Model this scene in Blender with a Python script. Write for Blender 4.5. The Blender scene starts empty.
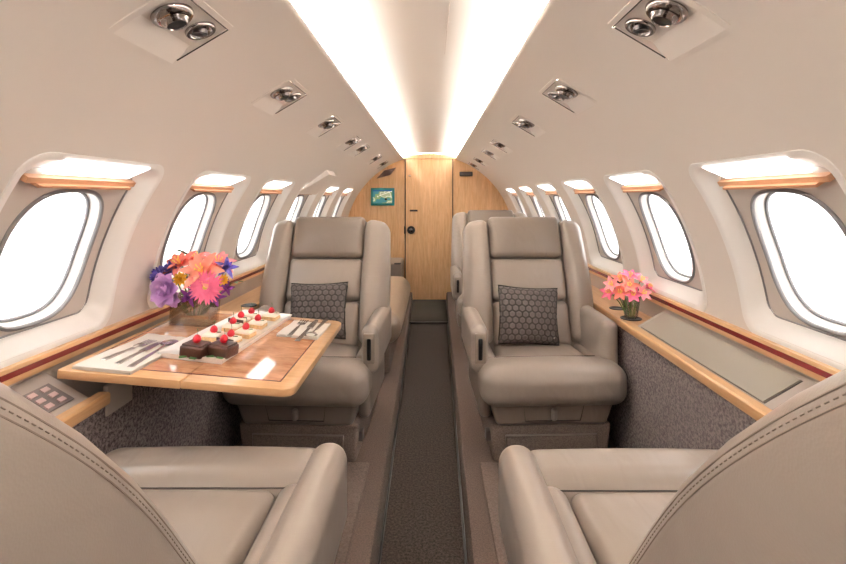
import bpy, math, random
from mathutils import Vector, Matrix, Euler
random.seed(7)
PI = math.pi
R = math.radians
sc = bpy.context.scene
col = sc.collection

# ------------------------------------------------------------------ materials
def newmat(name):
    m = bpy.data.materials.new(name); m.use_nodes = True
    nt = m.node_tree
    b = nt.nodes['Principled BSDF']
    return m, nt, b

def lin(c):
    return tuple(((x / 255) / 12.92 if x / 255 <= .04045 else ((x / 255 + .055) / 1.055) ** 2.4) for x in c) + (1,)

def plain(name, rgb, rough=.5, metal=0, spec=.5, coat=0, noise=None, bump=None, sheen=0):
    """noise = (scale, amount) colour mottling; bump = (scale, strength, distance)"""
    m, nt, b = newmat(name)
    c = lin(rgb)
    b.inputs['Base Color'].default_value = c
    b.inputs['Roughness'].default_value = rough
    b.inputs['Metallic'].default_value = metal
    b.inputs['Specular IOR Level'].default_value = spec
    b.inputs['Coat Weight'].default_value = coat
    b.inputs['Coat Roughness'].default_value = .08
    b.inputs['Sheen Weight'].default_value = sheen
    tc = nt.nodes.new('ShaderNodeTexCoord')
    if noise:
        n = nt.nodes.new('ShaderNodeTexNoise'); n.inputs['Scale'].default_value = noise[0]
        n.inputs['Detail'].default_value = 4
        nt.links.new(tc.outputs['Object'], n.inputs['Vector'])
        r = nt.nodes.new('ShaderNodeValToRGB')
        k = noise[1]
        r.color_ramp.elements[0].position = .3; r.color_ramp.elements[1].position = .7
        r.color_ramp.elements[0].color = tuple(x * (1 - k) for x in c[:3]) + (1,)
        r.color_ramp.elements[1].color = tuple(min(1, x * (1 + k)) for x in c[:3]) + (1,)
        nt.links.new(n.outputs['Fac'], r.inputs['Fac'])
        nt.links.new(r.outputs['Color'], b.inputs['Base Color'])
    if bump:
        n = nt.nodes.new('ShaderNodeTexNoise'); n.inputs['Scale'].default_value = bump[0]
        n.inputs['Detail'].default_value = 3
        nt.links.new(tc.outputs['Object'], n.inputs['Vector'])
        bp = nt.nodes.new('ShaderNodeBump'); bp.inputs['Strength'].default_value = bump[1]
        bp.inputs['Distance'].default_value = bump[2]
        nt.links.new(n.outputs['Fac'], bp.inputs['Height'])
        nt.links.new(bp.outputs['Normal'], b.inputs['Normal'])
    return m

def leather(name, rgb, rough=.29):
    m, nt, b = newmat(name)
    c = lin(rgb)
    b.inputs['Roughness'].default_value = rough
    b.inputs['Specular IOR Level'].default_value = .5
    tc = nt.nodes.new('ShaderNodeTexCoord')
    n = nt.nodes.new('ShaderNodeTexNoise'); n.inputs['Scale'].default_value = 6; n.inputs['Detail'].default_value = 3
    nt.links.new(tc.outputs['Object'], n.inputs['Vector'])
    r = nt.nodes.new('ShaderNodeValToRGB')
    r.color_ramp.elements[0].color = tuple(x * .95 for x in c[:3]) + (1,)
    r.color_ramp.elements[1].color = tuple(x * 1.05 for x in c[:3]) + (1,)
    nt.links.new(n.outputs['Fac'], r.inputs['Fac']); nt.links.new(r.outputs['Color'], b.inputs['Base Color'])
    # soft creases (stretched noise) + fine grain
    mp = nt.nodes.new('ShaderNodeMapping'); mp.inputs['Scale'].default_value = (14, 4, 9)
    nt.links.new(tc.outputs['Object'], mp.inputs['Vector'])
    n1 = nt.nodes.new('ShaderNodeTexNoise'); n1.inputs['Scale'].default_value = 1.0; n1.inputs['Detail'].default_value = 2
    n1.inputs['Distortion'].default_value = .6
    nt.links.new(mp.outputs['Vector'], n1.inputs['Vector'])
    b1 = nt.nodes.new('ShaderNodeBump'); b1.inputs['Strength'].default_value = .35; b1.inputs['Distance'].default_value = .012
    nt.links.new(n1.outputs['Fac'], b1.inputs['Height'])
    v = nt.nodes.new('ShaderNodeTexVoronoi'); v.inputs['Scale'].default_value = 420
    nt.links.new(tc.outputs['Object'], v.inputs['Vector'])
    b2 = nt.nodes.new('ShaderNodeBump'); b2.inputs['Strength'].default_value = .12; b2.inputs['Distance'].default_value = .0008
    nt.links.new(v.outputs['Distance'], b2.inputs['Height']); nt.links.new(b1.outputs['Normal'], b2.inputs['Normal'])
    nt.links.new(b2.outputs['Normal'], b.inputs['Normal'])
    return m

def wood(name, c0, c1, stretch=(30, 30, 2), rough=.3, coat=.3, fleck=0):
    m, nt, b = newmat(name)
    tc = nt.nodes.new('ShaderNodeTexCoord')
    mp = nt.nodes.new('ShaderNodeMapping'); mp.inputs['Scale'].default_value = stretch
    nt.links.new(tc.outputs['Object'], mp.inputs['Vector'])
    n = nt.nodes.new('ShaderNodeTexNoise'); n.inputs['Scale'].default_value = 1; n.inputs['Detail'].default_value = 6
    n.inputs['Roughness'].default_value = .65; n.inputs['Distortion'].default_value = .8
    nt.links.new(mp.outputs['Vector'], n.inputs['Vector'])
    r = nt.nodes.new('ShaderNodeValToRGB')
    r.color_ramp.elements[0].position = .28; r.color_ramp.elements[1].position = .72
    r.color_ramp.elements[0].color = lin(c0); r.color_ramp.elements[1].color = lin(c1)
    nt.links.new(n.outputs['Fac'], r.inputs['Fac'])
    out = r.outputs['Color']
    if fleck:
        mp2 = nt.nodes.new('ShaderNodeMapping'); mp2.inputs['Scale'].default_value = tuple(x * .22 for x in stretch)
        nt.links.new(tc.outputs['Object'], mp2.inputs['Vector'])
        n2 = nt.nodes.new('ShaderNodeTexNoise'); n2.inputs['Scale'].default_value = 1; n2.inputs['Detail'].default_value = 3
        n2.inputs['Distortion'].default_value = 2.5
        nt.links.new(mp2.outputs['Vector'], n2.inputs['Vector'])
        mx = nt.nodes.new('ShaderNodeMixRGB'); mx.blend_type = 'MULTIPLY'; mx.inputs['Fac'].default_value = fleck
        nt.links.new(out, mx.inputs['Color1'])
        r2 = nt.nodes.new('ShaderNodeValToRGB')
        r2.color_ramp.elements[0].position = .35; r2.color_ramp.elements[1].position = .65
        r2.color_ramp.elements[0].color = (.55, .45, .36, 1); r2.color_ramp.elements[1].color = (1, 1, 1, 1)
        nt.links.new(n2.outputs['Fac'], r2.inputs['Fac']); nt.links.new(r2.outputs['Color'], mx.inputs['Color2'])
        out = mx.outputs['Color']
    nt.links.new(out, b.inputs['Base Color'])
    b.inputs['Roughness'].default_value = rough
    b.inputs['Coat Weight'].default_value = coat; b.inputs['Coat Roughness'].default_value = .06
    return m

def carpet(name, c0, c1, scale=160):
    m, nt, b = newmat(name)
    tc = nt.nodes.new('ShaderNodeTexCoord')
    n = nt.nodes.new('ShaderNodeTexNoise'); n.inputs['Scale'].default_value = scale; n.inputs['Detail'].default_value = 3
    n.inputs['Roughness'].default_value = .8
    nt.links.new(tc.outputs['Object'], n.inputs['Vector'])
    r = nt.nodes.new('ShaderNodeValToRGB')
    r.color_ramp.elements[0].position = .40; r.color_ramp.elements[1].position = .60
    r.color_ramp.elements[0].color = lin(c0); r.color_ramp.elements[1].color = lin(c1)
    nt.links.new(n.outputs['Fac'], r.inputs['Fac']); nt.links.new(r.outputs['Color'], b.inputs['Base Color'])
    bp = nt.nodes.new('ShaderNodeBump'); bp.inputs['Strength'].default_value = .5; bp.inputs['Distance'].default_value = .004
    nt.links.new(n.outputs['Fac'], bp.inputs['Height']); nt.links.new(bp.outputs['Normal'], b.inputs['Normal'])
    b.inputs['Roughness'].default_value = .95; b.inputs['Specular IOR Level'].default_value = .15
    b.inputs['Sheen Weight'].default_value = .04
    return m

def emit(name, rgb, strength):
    m = bpy.data.materials.new(name); m.use_nodes = True
    nt = m.node_tree; nt.nodes.clear()
    o = nt.nodes.new('ShaderNodeOutputMaterial'); e = nt.nodes.new('ShaderNodeEmission')
    e.inputs['Color'].default_value = lin(rgb); e.inputs['Strength'].default_value = strength
    nt.links.new(e.outputs[0], o.inputs[0])
    return m

def glassy(name, tint, gloss=.12, rough=.02):
    """thin clear pane: mostly transparent, a little mirror"""
    m = bpy.data.materials.new(name); m.use_nodes = True
    nt = m.node_tree; nt.nodes.clear()
    o = nt.nodes.new('ShaderNodeOutputMaterial'); mx = nt.nodes.new('ShaderNodeMixShader')
    t = nt.nodes.new('ShaderNodeBsdfTransparent'); g = nt.nodes.new('ShaderNodeBsdfGlossy')
    t.inputs[0].default_value = tint; g.inputs['Roughness'].default_value = rough
    lw = nt.nodes.new('ShaderNodeLayerWeight'); lw.inputs['Blend'].default_value = .3
    mr = nt.nodes.new('ShaderNodeMapRange')
    mr.inputs['To Min'].default_value = gloss; mr.inputs['To Max'].default_value = min(1, gloss + .5)
    nt.links.new(lw.outputs['Fresnel'], mr.inputs['Value'])
    nt.links.new(mr.outputs['Result'], mx.inputs[0])
    nt.links.new(t.outputs[0], mx.inputs[1]); nt.links.new(g.outputs[0], mx.inputs[2]); nt.links.new(mx.outputs[0], o.inputs[0])
    return m

def vcol(name, rough=.6, bumpish=False, emis=0, spec=.4):
    """reads the mesh colour attribute 'pat' (a woven / printed pattern)"""
    m, nt, b = newmat(name)
    a = nt.nodes.new('ShaderNodeVertexColor'); a.layer_name = 'pat'
    nt.links.new(a.outputs['Color'], b.inputs['Base Color'])
    b.inputs['Roughness'].default_value = rough; b.inputs['Specular IOR Level'].default_value = spec
    if emis:
        nt.links.new(a.outputs['Color'], b.inputs['Emission Color']); b.inputs['Emission Strength'].default_value = emis
    return m

M = dict(
    wall=plain('wall_panel_beige', (226, 219, 212), .55, bump=(300, .03, .001)),
    ceiling=plain('ceiling_panel', (246, 242, 237), .6),
    white=plain('white_plastic', (242, 240, 237), .28, coat=.2),
    taupe=plain('window_inner_panel', (200, 191, 184), .5),
    gasket=plain('grey_gasket', (128, 126, 128), .45),
    pane=glassy('window_pane', (1, 1, 1, 1), .02),
    wood_light=wood('light_wood', (196, 148, 102), (224, 184, 138), (40, 3, 40), .28, .35),
    wood_cross=wood('light_wood_cross', (196, 148, 102), (224, 184, 138), (4, 40, 40), .28, .35),
    wood_wall=wood('bulkhead_wood', (214, 168, 120), (236, 200, 156), (70, 20, 6), .35, .2, fleck=.30),
    copper=wood('valance_wood', (186, 132, 98), (216, 168, 130), (40, 3, 40), .28, .3),
    veneer=wood('figured_veneer', (172, 114, 80), (226, 176, 136), (16, 40, 10), .05, .2, fleck=.6),
    burgundy=plain('burgundy_inlay', (112, 30, 34), .25, coat=.5),
    leather=leather('taupe_leather', (156, 144, 134)),
    leather_dk=leather('taupe_leather_dark', (140, 128, 118)),
    leather_head_shade=leather('taupe_leather_head_shaded', (134, 122, 112)),  # headrest shade from the way it faces, put into a darker tone
    leather_warm=leather('beige_leather', (152, 136, 120)),
    stitch=plain('stitch_thread', (134, 121, 110), .7),
    seam=plain('dark_seam', (52, 45, 41), .8),
    carpet_aisle=carpet('aisle_carpet', (26, 21, 19), (66, 56, 50), 120),
    carpet_plat=carpet('platform_carpet', (80, 67, 60), (100, 85, 77), 180),
    carpet_wall=carpet('sidewall_carpet', (74, 66, 66), (140, 128, 126), 110),
    carpet_base=carpet('plinth_carpet', (88, 75, 68), (112, 97, 88), 180),
    plinth=carpet('seat_plinth_carpet', (112, 98, 90), (138, 123, 114), 200),
    carpet_dark=carpet('threshold_carpet', (36, 33, 28), (52, 49, 42), 150),
    unit=plain('overhead_reveal_lit', (232, 226, 220), .5),  # reveal lighter than housing: window light on it is put into the colour
    grey=plain('console_grey', (165, 154, 145), .42),
    lid=plain('console_lid', (146, 138, 124), .38),
    greydark=plain('dark_plastic', (104, 95, 92), .4),
    black=plain('black_plastic', (16, 15, 15), .35),
    chrome=plain('chrome', (146, 139, 136), .13, 1),
    steel=plain('steel', (205, 200, 196), .22, 1),
    darkmetal=plain('dark_metal', (70, 66, 66), .35, 1),
    porcelain=plain('porcelain', (246, 243, 240), .15, coat=.4),
    napkin=plain('napkin_cloth', (214, 206, 197), .85, bump=(60, .3, .003)),
    button=plain('rosy_buttons', (188, 160, 156), .4),
    choc=plain('chocolate', (62, 34, 24), .35, bump=(180, .5, .003)),
    cake=plain('sponge', (214, 178, 132), .8, noise=(120, .15), bump=(160, .6, .003)),
    cream=plain('cream', (250, 240, 224), .5),
    berry=plain('raspberry', (205, 28, 48), .3, bump=(420, .6, .002)),
    mint=plain('mint', (60, 104, 48), .5),
    stem=plain('flower_stem', (92, 128, 62), .5),
    led=emit('cove_light', (255, 250, 243), 280),
    bevel_emit=emit('window_wash_light', (255, 251, 246), 4.5),
    pink=plain('petal_pink', (246, 126, 166), .55),
    coral=plain('petal_coral', (250, 168, 148), .55),
    salmon=plain('petal_salmon', (245, 146, 132), .55),
    blush=plain('petal_blush', (246, 164, 172), .55),
    lilac=plain('petal_lilac', (228, 188, 236), .55),
    blue=plain('petal_blue', (104, 92, 184), .55),
    purple=plain('petal_purple', (132, 60, 150), .55),
    yellow=plain('petal_yellow', (240, 196, 66), .55),
    eye=plain('flower_centre', (250, 224, 120), .6),
    hex=vcol('hexagon_weave', .75), map=vcol('map_screen', .2, emis=.35),
    smoke=glassy('smoked_glass', (.88, .80, .72, 1), .12, .02),
    clear=glassy('clear_glass', (.90, .93, .90, 1), .08, .02),
    cable=plain('black_rubber', (30, 27, 26), .6),
)

# ------------------------------------------------------------------ mesh helpers
class MB:
    def __init__(s): s.v = []; s.f = []
    def add(s, v, f, mat=None):
        o = len(s.v)
        s.v += [tuple(mat @ Vector(p)) if mat else tuple(p) for p in v]
        s.f += [tuple(i + o for i in q) for q in f]
        return s
    def build(s, name, m, parent=None, sharp=38, attr=None):
        me = bpy.data.meshes.new(name)
        me.from_pydata(s.v, [], s.f)
        me.validate()
        me.materials.append(m)
        me.polygons.foreach_set('use_smooth', [True] * len(me.polygons))
        import bmesh
        b = bmesh.new(); b.from_mesh(me); bmesh.ops.recalc_face_normals(b, faces=b.faces); b.to_mesh(me); b.free()
        me.set_sharp_from_angle(angle=R(sharp))
        if attr:
            ca = me.color_attributes.new('pat', 'FLOAT_COLOR', 'POINT')
            ca.data.foreach_set('color', [c for p in attr for c in p])
        o = bpy.data.objects.new(name, me); col.objects.link(o)
        if parent: o.parent = parent
        return o

def T(x, y, z, rx=0, ry=0, rz=0):
    return Matrix.Translation((x, y, z)) @ Euler((rx, ry, rz)).to_matrix().to_4x4()

def rbox(lo, hi, r, puff=(0, 0, 0, 0, 0, 0), k=4, n=8, warp=None):
    """rounded box between lo and hi; puff = bulge of -x,+x,-y,+y,-z,+z faces"""
    c = [(a + b) / 2 for a, b in zip(lo, hi)]; h = [abs(b - a) / 2 for a, b in zip(lo, hi)]
    r = min(r, min(h) * .999)
    ax = []
    for i in range(3):
        e = h[i] - r
        zone = [1 - math.tan((1 - j / k) * PI / 4) for j in range(k)]
        t = [-h[i] + r * z for z in zone] + [-e + 2 * e * j / n for j in range(n + 1)]
        t += [h[i] - r * z for z in reversed(zone)]
        out = []
        for x in t:
            if not out or abs(x - out[-1]) > 1e-7: out.append(x)
        ax.append(out)
    idx = {}; V = []; F = []
    def vert(p):
        key = tuple(round(x, 6) for x in p)
        if key in idx: return idx[key]
        q = [max(-(h[i] - r), min(h[i] - r, p[i])) for i in range(3)]
        d = [p[i] - q[i] for i in range(3)]
        L = math.sqrt(sum(x * x for x in d)) or 1
        w = [q[i] + d[i] / L * r for i in range(3)]
        u = [w[i] / h[i] for i in range(3)]
        o = list(w)
        for i in range(3):
            a, b = (i + 1) % 3, (i + 2) % 3
            amt = puff[2 * i + 1] if u[i] > 0 else puff[2 * i]
            if amt: o[i] += math.copysign(1, u[i]) * amt * (1 - u[a] ** 2) * (1 - u[b] ** 2) * min(1, abs(u[i]) ** 3)
        o = [o[i] + c[i] for i in range(3)]
        if warp: o = list(warp(o))
        idx[key] = len(V); V.append(tuple(o)); return idx[key]
    for i in range(3):
        a, b = (i + 1) % 3, (i + 2) % 3
        for s in (-1, 1):
            for p in range(len(ax[a]) - 1):
                for q in range(len(ax[b]) - 1):
                    quad = []
                    for (pp, qq) in ((p, q), (p + 1, q), (p + 1, q + 1), (p, q + 1)):
                        x = [0, 0, 0]; x[i] = s * h[i]; x[a] = ax[a][pp]; x[b] = ax[b][qq]
                        quad.append(vert(x))
                    F.append(tuple(quad if s > 0 else quad[::-1]))
    return V, F

def box(lo, hi, bev=.003):
    return rbox(lo, hi, bev, k=2, n=1)

def tube(pts, r, n=8, closed=False):
    V = []; F = []
    pts = [Vector(p) for p in pts]; N = len(pts)
    up = Vector((0, 0, 1))
    for i, p in enumerate(pts):
        a = pts[(i - 1) % N] if (closed or i) else p
        b = pts[(i + 1) % N] if (closed or i < N - 1) else p
        d = (b - a).normalized()
        s = d.cross(up)
        if s.length < 1e-4: s = d.cross(Vector((1, 0, 0)))
        s.normalize(); t = s.cross(d)
        rr = r[i] if isinstance(r, (list, tuple)) else r
        for j in range(n):
            an = 2 * PI * j / n
            V.append(tuple(p + s * math.cos(an) * rr + t * math.sin(an) * rr))
    m = N if closed else N - 1
    for i in range(m):
        for j in range(n):
            a = i * n + j; b = i * n + (j + 1) % n
            c = ((i + 1) % N) * n + (j + 1) % n; d = ((i + 1) % N) * n + j
            F.append((a, b, c, d))
    if not closed:
        F.append(tuple(range(n))[::-1]); F.append(tuple((N - 1) * n + j for j in range(n)))
    return V, F

def lathe(prof, n=24, cap=True):
    V = []; F = []
    for (r, z) in prof:
        for j in range(n):
            a = 2 * PI * j / n
            V.append((r * math.cos(a), r * math.sin(a), z))
    for i in range(len(prof) - 1):
        for j in range(n):
            F.append((i * n + j, i * n + (j + 1) % n, (i + 1) * n + (j + 1) % n, (i + 1) * n + j))
    if cap:
        if prof[0][0] > 1e-5: F.append(tuple(range(n))[::-1])
        if prof[-1][0] > 1e-5: F.append(tuple((len(prof) - 1) * n + j for j in range(n)))
    return V, F

def grid(fn, us, vs):
    V = [fn(u, v) for v in vs for u in us]; n = len(us)
    F = [(j * n + i, j * n + i + 1, (j + 1) * n + i + 1, (j + 1) * n + i) for j in range(len(vs) - 1) for i in range(n - 1)]
    return V, F

def lsp(a, b, n): return [a + (b - a) * i / (n - 1) for i in range(n)]

def extrude_y(poly, y0, y1, closed=True):
    """closed cross-section (x,z) swept from y0 to y1"""
    n = len(poly)
    V = [(x, y0, z) for x, z in poly] + [(x, y1, z) for x, z in poly]
    F = [(i, (i + 1) % n, n + (i + 1) % n, n + i) for i in range(n if closed else n - 1)]
    if closed: F += [tuple(range(n))[::-1], tuple(range(n, 2 * n))]
    return V, F

def slab(poly, z0, z1):
    n = len(poly)
    V = [(x, y, z0) for x, y in poly] + [(x, y, z1) for x, y in poly]
    F = [(i, (i + 1) % n, n + (i + 1) % n, n + i) for i in range(n)] + [tuple(range(n))[::-1], tuple(range(n, 2 * n))]
    return V, F

def empty(name, loc=(0, 0, 0), rot=(0, 0, 0), parent=None):
    o = bpy.data.objects.new(name, None); col.objects.link(o)
    o.location = loc; o.rotation_euler = rot; o.empty_display_size = .05
    if parent: o.parent = parent
    return o

def tag(o, label, cat, group=None, kind=None):
    o['label'] = label; o['category'] = cat
    if group: o['group'] = group
    if kind: o['kind'] = kind
    return o

def struct(o):
    o['kind'] = 'structure'; return o

def copy_tree(o, parent=None):
    c = o.copy(); col.objects.link(c)
    if parent: c.parent = parent
    for ch in o.children: copy_tree(ch, c)
    return c

# ------------------------------------------------------------------ camera
CX, CZ, FP = .03, 1.18, 470.0
cam = bpy.data.objects.new('camera', bpy.data.cameras.new('camera')); col.objects.link(cam)
cam.location = (CX, 0, CZ); cam.rotation_euler = (PI / 2, 0, 0)
cam.data.sensor_width = 36; cam.data.lens = FP / 846 * 36
cam.data.shift_x = -9 / 846; cam.data.shift_y = -84 / 846
cam.data.clip_start = .01
sc.camera = cam
def ray(px, py): return Vector(((px - 432) / FP, 1, (198 - py) / FP))
def at(px, py, Y): return Vector((CX, 0, CZ)) + ray(px, py) * Y

# ------------------------------------------------------------------ cabin shell
RC, ZC = .973, .70
Y0, Y1 = -1.3, 5.42
WINS = [-.9, -.21, .48, 1.17, 1.86, 2.54, 3.23, 3.92, 4.65]
S_LO, S_HI = .098, .602           # arc length span of a window recess
SMID, SH, YH, RR = (S_LO + S_HI) / 2, (S_HI - S_LO) / 2, .235, .055
DEP, BW = .038, .042
def wallpt(side, y, s, d=0.0):
    th = s / RC; r = RC + d
    return (side * r * math.cos(th), y, ZC + r * math.sin(th))
def sdr(y, s, yh=YH, sh=SH, rr=RR):
    qx = abs(y) - (yh - rr); qy = abs(s) - (sh - rr)
    return math.hypot(max(qx, 0), max(qy, 0)) + min(max(qx, qy), 0) - rr

def rrect(yh, sh, rr, n=10):
    """rounded rectangle boundary, 4*(n+1)+... points"""
    P = []
    for cx, cy, a0 in ((yh - rr, sh - rr, 0), (-(yh - rr), sh - rr, 90), (-(yh - rr), -(sh - rr), 180), (yh - rr, -(sh - rr), 270)):
        for i in range(n + 1):
            a = R(a0 + 90 * i / n)
            P.append((cx + rr * math.cos(a), cy + rr * math.sin(a)))
    return P
def densify(P, step=.02):
    out = []
    for i in range(len(P)):
        a, b = P[i], P[(i + 1) % len(P)]
        L = math.hypot(b[0] - a[0], b[1] - a[1]); k = max(1, int(L / step))
        for j in range(k): out.append((a[0] + (b[0] - a[0]) * j / k, a[1] + (b[1] - a[1]) * j / k))
    return out
def oval(a, b, n=72, e=2.7):
    return [(a * math.copysign(abs(math.cos(t)) ** (2 / e), math.cos(t)), b * math.copysign(abs(math.sin(t)) ** (2 / e), math.sin(t))) for t in (2 * PI * i / n for i in range(n))]

UNITS = {1: [.96, 1.64, 2.31, 3.2, 3.78, 4.55, 5.16], -1: [.98, 1.66, 2.33, 3.03, 3.46, 4.3, 4.95]}
U0, U1, UL = .925, 1.070, .100     # arc span and half length of an overhead unit
S_TOP = RC * math.acos(.305 / RC)
for side, nm in ((-1, 'left'), (1, 'right')):
    off = .035 if side < 0 else -.012
    ys = lsp(Y0, Y1, 560); ss = lsp(.015, S_TOP, 100)
    V, F = grid(lambda y, s: wallpt(side, y, s), ys, ss)
    keep = []
    nY = len(ys)
    hole = [any(sdr(ys[i % nY] - (w + off), ss[i // nY] - SMID) < -.003 for w in WINS) or any(sdr(ys[i % nY] - u, ss[i // nY] - (U0 + U1) / 2, UL, (U1 - U0) / 2, .01) < -.003 for u in UNITS[side]) for i in range(len(V))]
    for f in F:
        if not any(hole[i] for i in f): keep.append(f)
    w_ = MB().add(V, keep)
    # rolled lip at the cove
    V2, F2 = grid(lambda y, a: wallpt(side, y, S_TOP + .010 * math.sin(R(a)), .010 * (1 - math.cos(R(a)))), [Y0, Y1], lsp(0, 150, 8))
    w_.add(V2, F2)
    wall = struct(w_.build('wall_' + nm, M['wall']))
    # lower carpeted sidewall
    cw = MB().add(*extrude_y([(side * .829, .05), (side * .829, .645), (side * .849, .645), (side * .849, .05)], Y0, Y1))
    cw.build('carpet_panel', M['carpet_wall'], wall)
    # strip of grey wall between the ledge and the wood rail
    cw = MB().add(*extrude_y([(side * .962, .06), (side * .966, .775), (side * .985, .775), (side * .985, .06)], Y0, Y1))
    cw.build('backing_panel', M['grey'], wall)
    # wooden rail with burgundy stripe under the windows
    tr = MB().add(*extrude_y([(side * .975, .742), (side * .953, .744), (side * .951, .75), (side * .951, .780), (side * .953, .784), (side * .975, .786)], Y0, Y1))
    t = struct(tr.build('trim_1' if side < 0 else 'trim_2', M['wood_light']))
    MB().add(*extrude_y([(side * .953, .760), (side * .949, .760), (side * .949, .774), (side * .953, .774)], Y0, Y1)).build('burgundy_stripe', M['burgundy'], t)
    # cove light strip lying behind the lip
    cl = MB().add(*extrude_y([(side * .340, 1.628), (side * .370, 1.613), (side * .374, 1.620), (side * .344, 1.635)], Y0 + .02, Y1 - .02)).build('cove_light_strip', M['led'])
    tag(cl, 'long white cove light strip behind the %s edge of the ceiling panel' % nm, 'light', 'cove lights')
    # windows
    for k, w in enumerate(WINS):
        yc = w + off
        root = struct(empty('window_%d' % (k + 1 + (0 if side < 0 else len(WINS))), wallpt(side, yc, SMID, .03)))
        inv = Matrix.Translation(-root.location)
        def P(dy, ds, d, yc=yc): return tuple(inv @ Vector(wallpt(side, yc + dy, SMID + ds, d)))
        # surround: ring following inset rounded rectangles
        rings = []
        for t_, d in ((-.020, .003), (-.018, -.0025), (-.006, -.0035), (.0, -.001), (.005, .003), (.012, .010), (.024, .021), (.035, .031), (BW, .036), (BW + .001, .046)):
            Pn = densify(rrect(YH - t_, SH - t_, max(.012, RR - t_ * .35)), .03) if False else rrect(YH - t_, SH - t_, max(.015, RR - t_ * .3), 8)
            rings.append([(p, d) for p in Pn])
        # straight edges need subdivision along the arc: interpolate between corner points
        def sub(ring):
            out = []
            for i in range(len(ring)):
                (a, d), (b, _) = ring[i], ring[(i + 1) % len(ring)]
                kk = 10 if i % 9 == 8 else 1
                for j in range(kk): out.append(((a[0] + (b[0] - a[0]) * j / kk, a[1] + (b[1] - a[1]) * j / kk), d))
            return out
        rings = [sub(r) for r in rings]; n = len(rings[0])
        V = [P(p[0], p[1], d) for r in rings for p, d in r]
        F = [(i * n + j, i * n + (j + 1) % n, (i + 1) * n + (j + 1) % n, (i + 1) * n + j) for i in range(len(rings) - 1) for j in range(n)]
        MB().add(V, F).build('surround', M['white'], root, sharp=60)
        # inner panel with an oval hole
        ov_a, ov_b, ov_s = .146, .176, -.024
        outer = [p for p, d in sub([(p, 0) for p in rrect(YH - BW - .0005, SH - BW - .0005, .036, 8)])]
        inner = []
        for p in outer:
            an = math.atan2((p[1] - ov_s) / ov_b, p[0] / ov_a)
            e = 2.9
            inner.append((ov_a * math.copysign(abs(math.cos(an)) ** (2 / e), math.cos(an)), ov_s + ov_b * math.copysign(abs(math.sin(an)) ** (2 / e), math.sin(an))))
        n = len(outer); V = []
        for q in range(7):
            f = q / 6
            for a, b in zip(outer, inner): V.append(P(a[0] + (b[0] - a[0]) * f, a[1] + (b[1] - a[1]) * f, .040))
        F = [(i * n + j, i * n + (j + 1) % n, (i + 1) * n + (j + 1) % n, (i + 1) * n + j) for i in range(6) for j in range(n)]
        MB().add(V, F).build('inner_panel', M['taupe'], root)
        MB().add(*tube([P(p[0] * 1.0, p[1], .038) for p in outer], .0028, 6, True)).build('shadow_gap', M['gasket'], root)
        ovp = lambda f, d: [P(y * f, ov_s + s * f, d) for y, s in oval(ov_a, ov_b, 72, 2.9)]
        MB().add(*tube(ovp(1.0, .038), .0055, 8, True)).build('gasket', M['gasket'], root)
        V = []; fr = [(1.0, .037), (.985, .041), (.96, .046), (.945, .064), (.935, .068), (.90, .071)]
        for f, d in fr: V += ovp(f, d)
        F = [(i * 72 + j, i * 72 + (j + 1) % 72, (i + 1) * 72 + (j + 1) % 72, (i + 1) * 72 + j) for i in range(len(fr) - 1) for j in range(72)]
        MB().add(V, F).build('window_frame', M['white'], root)
        MB().add(*tube(ovp(.925, .068), .004, 8, True)).build('seal', M['gasket'], root)
        V = [P(0, ov_s, .0695)] + ovp(.93, .0695)
        MB().add(V, [(0, 1 + j, 1 + (j + 1) % 72) for j in range(72)]).build('glass', M['pane'], root)
        # top bevel of the recess, built as an emissive white sheet
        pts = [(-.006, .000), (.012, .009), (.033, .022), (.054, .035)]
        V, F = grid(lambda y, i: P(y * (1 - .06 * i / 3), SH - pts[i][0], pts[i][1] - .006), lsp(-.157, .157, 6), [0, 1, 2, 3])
        MB().add(V, F).build('wash_light', M['bevel_emit'], root)
        # wooden shade valance under it
        vb = MB()
        for (s0, s1, d0, d1, y0, y1) in ((SH - .075, SH - .061, .022, .0395, -.186, .186), (SH - .081, SH - .074, .012, .0395, -.160, .160)):
            V = [P(y, s, d) for y in (y0, y1) for s in (s0, s1) for d in (d0, d1)]
            vb.add(V, [(0, 1, 3, 2), (4, 6, 7, 5), (0, 4, 5, 1), (2, 3, 7, 6), (0, 2, 6, 4), (1, 5, 7, 3)])
        vb.build('valance', M['copper'], root)

# ceiling: shallow arch with closing edges above the coves
def ceil_z(x): return 1.700 - .2 * x * x
xs = lsp(-.40, .40, 25)
cp = [(-.485, 1.555), (-.47, 1.60)] + [(x, ceil_z(x)) for x in xs] + [(.47, 1.60), (.485, 1.555)]
V, F = extrude_y(cp, Y0, Y1, closed=False)
struct(MB().add(V, F).build('ceiling', M['ceiling']))
# small panel joints in the ceiling
for (px, py0, py1, yy) in ((447, 30, 58, 0),):
    Yc = .47 / ((198 - 45) / FP)
    j = MB().add(*box((.03 + 15 / FP * Yc - .0012, Yc - .2, 1.6975), (.03 + 15 / FP * Yc + .0012, Yc + .25, 1.705), .0005)).build('trim_3', M['wall']); struct(j)

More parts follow.
